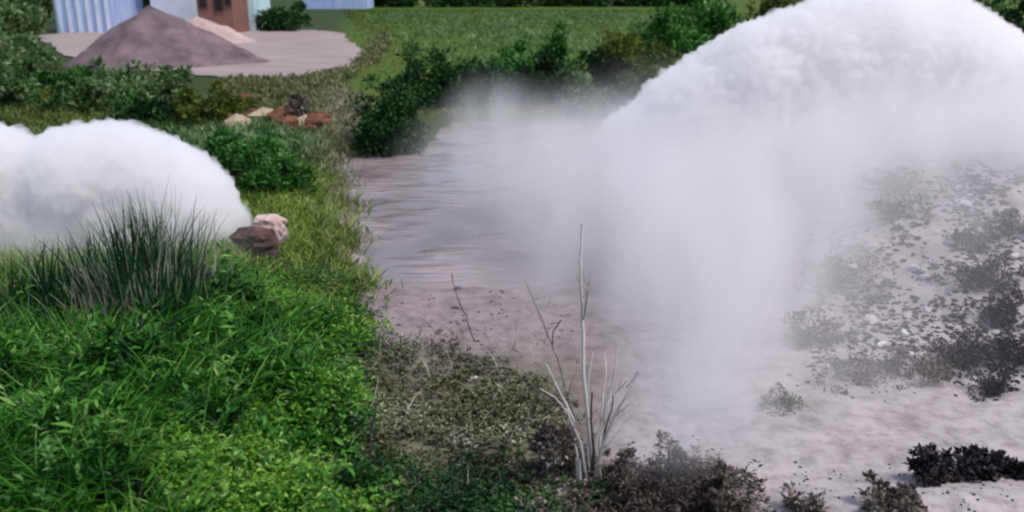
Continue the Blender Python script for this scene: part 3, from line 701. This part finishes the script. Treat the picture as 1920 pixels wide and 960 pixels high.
bush_px('bush', 1205, 1305, 815, 890, 520, 9, 'dry', 'rounded brown bush half veiled by smoke right of the bare plant', 'bush', stem_mat='dark_bark', depth=.6, clumps=44)
bush_px('bush', 1120, 1210, 850, 950, 600, 13, 'dry', 'low brown dry bush at the right foot of the bare plant', 'bush', stem_mat='dark_bark')

# ------------------------------------------------------------------ stones, clods and burnt scrub on the ash bank
M['stone_dark'] = solid('stone_dark', (.05, .045, .05), (.16, .14, .15), 6, .9, .5)
M['stone_ash'] = solid('stone_ash', (.3, .28, .29), (.5, .47, .48), 5, .9, .5)
M['stone_pale'] = solid('stone_pale', (.55, .52, .52), (.7, .68, .67), 5, .9, .4)
rocks = {k_: [rock_mesh('stone', i + 11 * j, M[k_], 1, .5) for i in range(5)] for j, k_ in enumerate(('stone_dark', 'stone_ash', 'stone_pale'))}
def stone(px, py, sz, kind_):
    p_ = ground_at(px, py); o = part('stone', random.choice(rocks[kind_]), ground)
    s_ = sz * np.linalg.norm(p_ - np.array([0, 0, CAM_Z])) / F / 2
    o.location = (p_[0], p_[1], p_[2] + s_ * .08); o.scale = (s_ * rng.uniform(.9, 1.5), s_, s_ * rng.uniform(.6, 1)); o.rotation_euler = (rng.normal() * .3, rng.normal() * .3, rng.uniform(0, 6))
for i in range(170):
    f = rng.uniform(); py = 290 + 430 * f; x0 = 1640 - 140 * f
    px = rng.uniform(x0, 1920)
    stone(px, py, 6 + 20 * rng.uniform() ** 3, rng.choice(['stone_dark', 'stone_ash', 'stone_ash', 'stone_pale'], p=[.42, .3, .2, .08]))
for i in range(40): stone(rng.normal(845, 40), rng.normal(490, 26), rng.uniform(7, 16), 'stone_dark' if i % 3 else 'stone_ash')
for i in range(30): stone(rng.uniform(690, 1060), rng.uniform(700, 900), rng.uniform(8, 18), rng.choice(['stone_pale', 'stone_ash', 'stone_dark']))
for i in range(26): stone(rng.uniform(660, 900), rng.uniform(560, 690), rng.uniform(6, 13), 'stone_dark')
def debris(centres, per, sigma_px, size, mat, label):
    Vs = []
    oct_v = np.array([(1, 0, 0), (0, 1, 0), (-1, 0, 0), (0, -1, 0), (0, 0, .8), (0, 0, -.8)]); oct_f = np.array([(0, 1, 4), (1, 2, 4), (2, 3, 4), (3, 0, 4), (1, 0, 5), (2, 1, 5), (3, 2, 5), (0, 3, 5)])
    PX, PY = [], []
    for (cx, cy_) in centres:
        for _ in range(rng.poisson(per)):
            PX.append(cx + rng.normal() * sigma_px); PY.append(min(cy_ + rng.normal() * sigma_px * .8, 1000))
    for p_ in ground_many(PX, PY):
        s_ = size * rng.uniform(.4, 1.5) * np.linalg.norm(p_ - np.array([0, 0, CAM_Z])) / F / 2
        a_ = rng.uniform(0, 6); ca, sa = math.cos(a_), math.sin(a_)
        v_ = oct_v * rng.uniform(.6, 1.5, (6, 1)) * s_
        v_ = np.column_stack([v_[:, 0] * ca - v_[:, 1] * sa, v_[:, 0] * sa + v_[:, 1] * ca, v_[:, 2] * .5]) + p_ + np.array([0, 0, s_ * .12])
        Vs.append((v_, oct_f))
    V, Fc = cat(Vs); o = part('debris', npmesh('debris', V, Fc, M[mat])); tag(o, label, 'debris', kind='stuff')
debris([(rng.uniform(1650, 1920), rng.uniform(290, 420)) for _ in range(26)] + [(rng.uniform(1530, 1920), rng.uniform(420, 700)) for _ in range(60)] + [(1850 + rng.normal() * 25, 470 + 30 * i) for i in range(9)] + [(1820 + rng.normal() * 60, 640 + rng.normal() * 20) for i in range(10)],
       26, 24, 9, 'char', 'small black cinders strewn over the ash bank')
debris([(rng.uniform(1530, 1920), rng.uniform(300, 720)) for _ in range(50)], 10, 30, 8, 'stone_ash', 'grey ash crumbs strewn over the ash bank')
debris([(rng.uniform(660, 1060), rng.uniform(450, 700)) for _ in range(26)], 8, 22, 6, 'stone_dark', 'dark crumbs of earth scattered on the pink mud')
debris([(rng.uniform(1300, 1900), rng.uniform(880, 950)) for _ in range(26)], 6, 14, 5, 'char', 'black cinders scattered along the bottom of the ash ground')
debris([(rng.uniform(420, 640), rng.uniform(75, 150)) for _ in range(14)], 9, 14, 4, 'stone_dark', 'dark litter scattered on the pale concrete yard')
GC = 'burnt shrubs on the ash bank'
for px0, px1, t_, b_, n, mk, lb in (
    (1640, 1720, 288, 352, 260, 'dry', 'faint grey burnt shrub at the top left of the ash bank'),
    (1640, 1700, 335, 400, 240, 'dry', 'grey burnt shrub below the topmost one on the ash bank'),
    (1790, 1850, 408, 455, 240, 'char', 'small black shrub above the tall black row on the ash bank'),
    (1875, 1925, 385, 425, 240, 'char', 'black burnt shrub high up at the right edge of the ash bank'),
    (1800, 1880, 450, 530, 380, 'char', 'black burnt shrub at the top of the row down the ash bank'),
    (1840, 1890, 520, 600, 380, 'char', 'black burnt shrub in the middle of the row down the ash bank'),
    (1750, 1890, 590, 680, 650, 'char', 'broad black burnt shrub at the bottom of the row on the ash bank'),
    (1840, 1885, 660, 740, 260, 'char', 'thin black shrub standing below the broad burnt shrub'),
    (1890, 1930, 600, 680, 240, 'char', 'black burnt shrub at the right edge beside the broad one'),
    (1560, 1680, 640, 710, 420, 'dry', 'purplish brown low shrub at the foot of the ash bank'),
    (1680, 1790, 620, 700, 400, 'dry', 'grey brown low shrub left of the broad burnt shrub'),
    (1530, 1610, 440, 540, 420, 'dry', 'ash grey shrub at the left rim of the ash bank'),
    (1500, 1570, 540, 640, 380, 'dry', 'ash grey shrub lower on the left rim of the ash bank'),
    (1440, 1500, 715, 760, 160, 'dusty', 'grey green shrub in the smoke at the left foot of the bank')):
    bush_px('burnt_shrub', px0 - 22, px1 + 22, t_ + (b_ - t_) * .3, b_, int(n * 1.4), 7.5, mk, lb, 'shrub', GC, stem_mat='dark_bark', clumps=46)
GB = 'charred brush along the near ash lip'
for px0, px1, t_, b_, n, mk, lb in (
    (1715, 1790, 835, 905, 420, 'char', 'leftmost black charred brush on the pale lip at the lower right'),
    (1775, 1850, 838, 892, 380, 'char', 'middle black charred brush on the pale lip at the lower right'),
    (1835, 1935, 830, 885, 460, 'char', 'black charred brush at the right edge above the pale ash'),
    (1620, 1740, 890, 960, 420, 'dry', 'brown charred brush spilling down from the pale lip'),
    (1470, 1560, 900, 965, 220, 'dry', 'sparse brown brush at the bottom edge of the ash ground'),
    (1290, 1410, 885, 985, 700, 'dry', 'dark brown brush clump at the bottom edge right of the bare plant')):
    bush_px('charred_brush', px0, px1, t_, b_, n, 14, mk, lb, 'brush', GB, stem_mat='dark_bark')

# ------------------------------------------------------------------ smoke: real volumes, dense billows above and thin drift below
def smokemat(name, build, colour=(.985, .98, .985), aniso=.1):
    m, nt, out = newmat(name)
    v_ = nt.nodes.new('ShaderNodeVolumePrincipled'); v_.inputs['Color'].default_value = (*colour, 1); v_.inputs['Anisotropy'].default_value = aniso
    d = build(nt)
    if isinstance(d, (int, float)): v_.inputs['Density'].default_value = d
    else: nt.links.new(d, v_.inputs['Density'])
    nt.links.new(v_.outputs[0], out.inputs['Volume'])
    return m
def mathn(nt, op, a, b=None, c=None):
    n_ = nt.nodes.new('ShaderNodeMath'); n_.operation = op
    for i, v_ in enumerate((a, b, c)):
        if v_ is None: continue
        if isinstance(v_, (int, float)): n_.inputs[i].default_value = v_
        else: nt.links.new(v_, n_.inputs[i])
    return n_.outputs[0]
def smooth(nt, v_, a, b, lo=0, hi=1):
    n_ = nt.nodes.new('ShaderNodeMapRange'); n_.interpolation_type = 'SMOOTHSTEP'
    nt.links.new(v_, n_.inputs[0]); n_.inputs[1].default_value = a; n_.inputs[2].default_value = b; n_.inputs[3].default_value = lo; n_.inputs[4].default_value = hi
    return n_.outputs[0]
def xyz(nt):
    g = nt.nodes.new('ShaderNodeTexCoord'); s_ = nt.nodes.new('ShaderNodeSeparateXYZ'); nt.links.new(g.outputs['Object'], s_.inputs[0])
    nz = nt.nodes.new('ShaderNodeTexNoise'); nz.inputs['Scale'].default_value = .9; nz.inputs['Detail'].default_value = 2
    nt.links.new(g.outputs['Object'], nz.inputs['Vector'])
    return s_.outputs[0], s_.outputs[1], s_.outputs[2], nz.outputs['Fac']
def blob_mesh(name, balls, voxel, disp, mat, seed=0, fine=0):
    bm_ = bmesh.new()
    for (x, y, z, r, *sq) in balls:
        rr = bmesh.ops.create_icosphere(bm_, subdivisions=3, radius=1)
        sx, sy, sz = sq if sq else (1, 1, 1)
        for v_ in rr['verts']: v_.co = Vector((x + v_.co.x * r * sx, y + v_.co.y * r * sy, z + v_.co.z * r * sz))
    me = bpy.data.meshes.new(name); bm_.to_mesh(me); bm_.free()
    o = bpy.data.objects.new('tmp', me); sc.collection.objects.link(o)
    md = o.modifiers.new('r', 'REMESH'); md.mode = 'VOXEL'; md.voxel_size = voxel
    sm = o.modifiers.new('s', 'SMOOTH'); sm.iterations = 40 if disp else 6
    dg = bpy.context.evaluated_depsgraph_get(); m2 = bpy.data.meshes.new_from_object(o.evaluated_get(dg))
    bpy.data.objects.remove(o)
    n_ = len(m2.vertices); co = np.empty(n_ * 3, np.float32); m2.vertices.foreach_get('co', co); co = co.reshape(-1, 3)
    no = np.empty(n_ * 3, np.float32); m2.vertices.foreach_get('normal', no); no = no.reshape(-1, 3)
    out_ = co.copy()
    for i in range(n_):
        p_ = Vector(co[i]) + Vector((seed * 7.1, 0, 0))
        b1 = abs(mnoise.noise(p_ * 1.3)); b2 = abs(mnoise.noise(p_ * 3.4)); b3 = abs(mnoise.noise(p_ * 6.5))
        out_[i] += no[i] * (disp * (b1 * .9 + b2 * .45 - .3) + fine * (b3 - .2))
    m2.vertices.foreach_set('co', out_.ravel()); m2.update()
    m2.materials.clear(); m2.materials.append(mat); m2.name = name
    return m2

# left cloud
def dl(nt):
    x, y, z, n_ = xyz(nt)
    base = smooth(nt, mathn(nt, 'MULTIPLY_ADD', n_, .5, z), .2, 1.1, 1.6, 5.5)
    return base
t = empty('smoke', (-5.5, 13, 0)); tag(t, 'white smoke cloud behind the reeds at the left', 'smoke', kind='stuff')
def bl(px, py, Y, r, *sq): p_ = at(px, py, Y); return (p_[0], p_[1], p_[2], r, *sq)
LB = [bl(-60, 330, 13, .95), bl(175, 345, 13.1, .93), bl(260, 347, 13.1, .88), bl(330, 370, 12.9, .78), bl(376, 410, 12.8, .68), bl(5, 340, 13.2, .85), bl(150, 345, 13, .9), bl(75, 400, 13, .8), bl(220, 345, 13.2, .95), bl(300, 350, 13, .8), bl(355, 390, 12.8, .75), bl(395, 430, 12.7, .6), bl(250, 420, 12.9, .8),
      bl(120, 430, 12.9, .8), bl(10, 430, 12.9, .8), bl(430, 460, 12.5, .28), bl(400, 478, 12.4, .24), bl(-100, 430, 13, .9)]
part('billow', blob_mesh('billow', LB, .045, .1, smokemat('smoke_left', dl), 1, .16), t).location = -t.location

# big plume on the right
def dr(nt):
    x, y, z, n_ = xyz(nt)
    # fades towards the pond (small x) and towards the ground
    zx = mathn(nt, 'MULTIPLY_ADD', x, .2, z); zx = mathn(nt, 'MULTIPLY_ADD', n_, .8, zx)
    return smooth(nt, zx, 1.6, 3.3, .3, 5.0)
t = empty('smoke', (5, 15, 0)); tag(t, 'huge white smoke plume arching over the ash bank at the right', 'smoke', kind='stuff')
RB = [bl(1230, 300, 15.5, 1.15), bl(1330, 240, 15.5, 1.3), bl(1430, 190, 15.5, 1.4), bl(1530, 155, 15.5, 1.4), bl(1640, 130, 15.5, 1.4), bl(1750, 145, 15.5, 1.35), bl(1850, 200, 15.5, 1.3), bl(1950, 275, 15.5, 1.3), bl(2080, 340, 15.5, 1.4),
      bl(1280, 270, 15.6, 1.2), bl(1380, 215, 15.6, 1.35), bl(1480, 172, 15.6, 1.4), bl(1585, 140, 15.6, 1.4), bl(1695, 135, 15.6, 1.38), bl(1800, 170, 15.6, 1.33), bl(1900, 235, 15.6, 1.3), bl(1330, 420, 14.5, 1.4), bl(1450, 330, 15, 1.5), bl(1600, 300, 16, 1.5), bl(1750, 300, 16, 1.5), bl(1900, 320, 16, 1.5), bl(1250, 480, 13.6, 1.2), bl(1150, 360, 15.2, .9), bl(1130, 460, 14, 1.0), bl(1400, 520, 13, 1.3)]
part('billow', blob_mesh('billow', RB, .06, .12, smokemat('smoke_right', dr), 2, .17), t).location = -t.location
def drift(puffs, parent, name='drift'):
    """one soft body of thin smoke: its density is a sum of puffs broken up by upright wisps"""
    balls = [(*at(px, py, Y), 2.0, r[0], r[1], r[2]) for (px, py, Y, r, D) in puffs]
    def f(nt):
        g = nt.nodes.new('ShaderNodeTexCoord'); tot = None
        for (px, py, Y, r, D) in puffs:
            c = at(px, py, Y)
            m1 = nt.nodes.new('ShaderNodeVectorMath'); m1.operation = 'SUBTRACT'; nt.links.new(g.outputs['Object'], m1.inputs[0]); m1.inputs[1].default_value = tuple(c)
            m2 = nt.nodes.new('ShaderNodeVectorMath'); m2.operation = 'DIVIDE'; nt.links.new(m1.outputs[0], m2.inputs[0]); m2.inputs[1].default_value = r
            m3 = nt.nodes.new('ShaderNodeVectorMath'); m3.operation = 'DOT_PRODUCT'; nt.links.new(m2.outputs[0], m3.inputs[0]); nt.links.new(m2.outputs[0], m3.inputs[1])
            e = mathn(nt, 'EXPONENT', mathn(nt, 'MULTIPLY', m3.outputs['Value'], -1.0))
            e = mathn(nt, 'MULTIPLY', mathn(nt, 'MAXIMUM', mathn(nt, 'SUBTRACT', e, .02), 0), D)
            tot = e if tot is None else mathn(nt, 'ADD', tot, e)
        mp = nt.nodes.new('ShaderNodeMapping'); mp.inputs['Scale'].default_value = (1, 1, .4); mp.inputs['Rotation'].default_value = (0, .25, 0)
        nt.links.new(g.outputs['Object'], mp.inputs[0])
        nz = nt.nodes.new('ShaderNodeTexNoise'); nz.inputs['Scale'].default_value = 1.3; nz.inputs['Detail'].default_value = 3; nz.inputs['Distortion'].default_value = .6
        nt.links.new(mp.outputs[0], nz.inputs['Vector'])
        return mathn(nt, 'MULTIPLY', tot, smooth(nt, nz.outputs['Fac'], .28, .72, .25, 1.75))
    me = blob_mesh(name, balls, .16, 0, smokemat('smoke_drift', f, (.95, .932, .935)), 0)
    o = part(name, me, parent); o.location = -parent.location; return o
drift([(1370, 840, 7.2, (.55, .6, .55), .8), (1270, 780, 6.3, (.35, .25, .4), 1.4), (1365, 720, 8.2, (.75, .8, .75), .9), (1345, 600, 9.5, (.95, 1.2, .95), .9), (1320, 480, 11, (1.2, 1.5, 1.1), .8), (1270, 370, 12.5, (1.5, 1.6, 1.1), .8),
       (1150, 390, 13.5, (1.4, 1.8, 1.0), .5), (1020, 320, 15.5, (1.5, 2.2, .9), .36), (890, 290, 18, (1.0, 2.2, .6), .16), (925, 215, 20, (.7, 1.2, .6), .5), (1110, 590, 10.5, (1.1, 1.2, .8), .4), (1130, 290, 16.5, (1.3, 1.5, .75), .6),
       (1500, 330, 12.8, (1.4, 1.2, .9), .9), (1640, 270, 12.9, (1.4, 1.0, .7), 1.1), (1780, 250, 12.9, (1.4, 1.0, .65), 1.1), (1930, 255, 12.9, (1.5, 1.0, .65), 1.1), (1490, 520, 10.5, (1.0, 1.0, .9), .5), (1700, 420, 11.2, (2.0, 1.0, .8), .6), (1560, 700, 8.3, (1.2, .7, .5), .4), (1700, 600, 9.3, (1.3, .7, .6), .2), (1860, 480, 10.4, (1.2, .8, .7), .1)], t)
tl = [o for o in sc.objects if o.name == 'smoke'][0]
drift([(60, 480, 11.4, (1.2, .5, .45), .6), (230, 470, 11.4, (1.2, .5, .45), .6)], tl, 'drift')
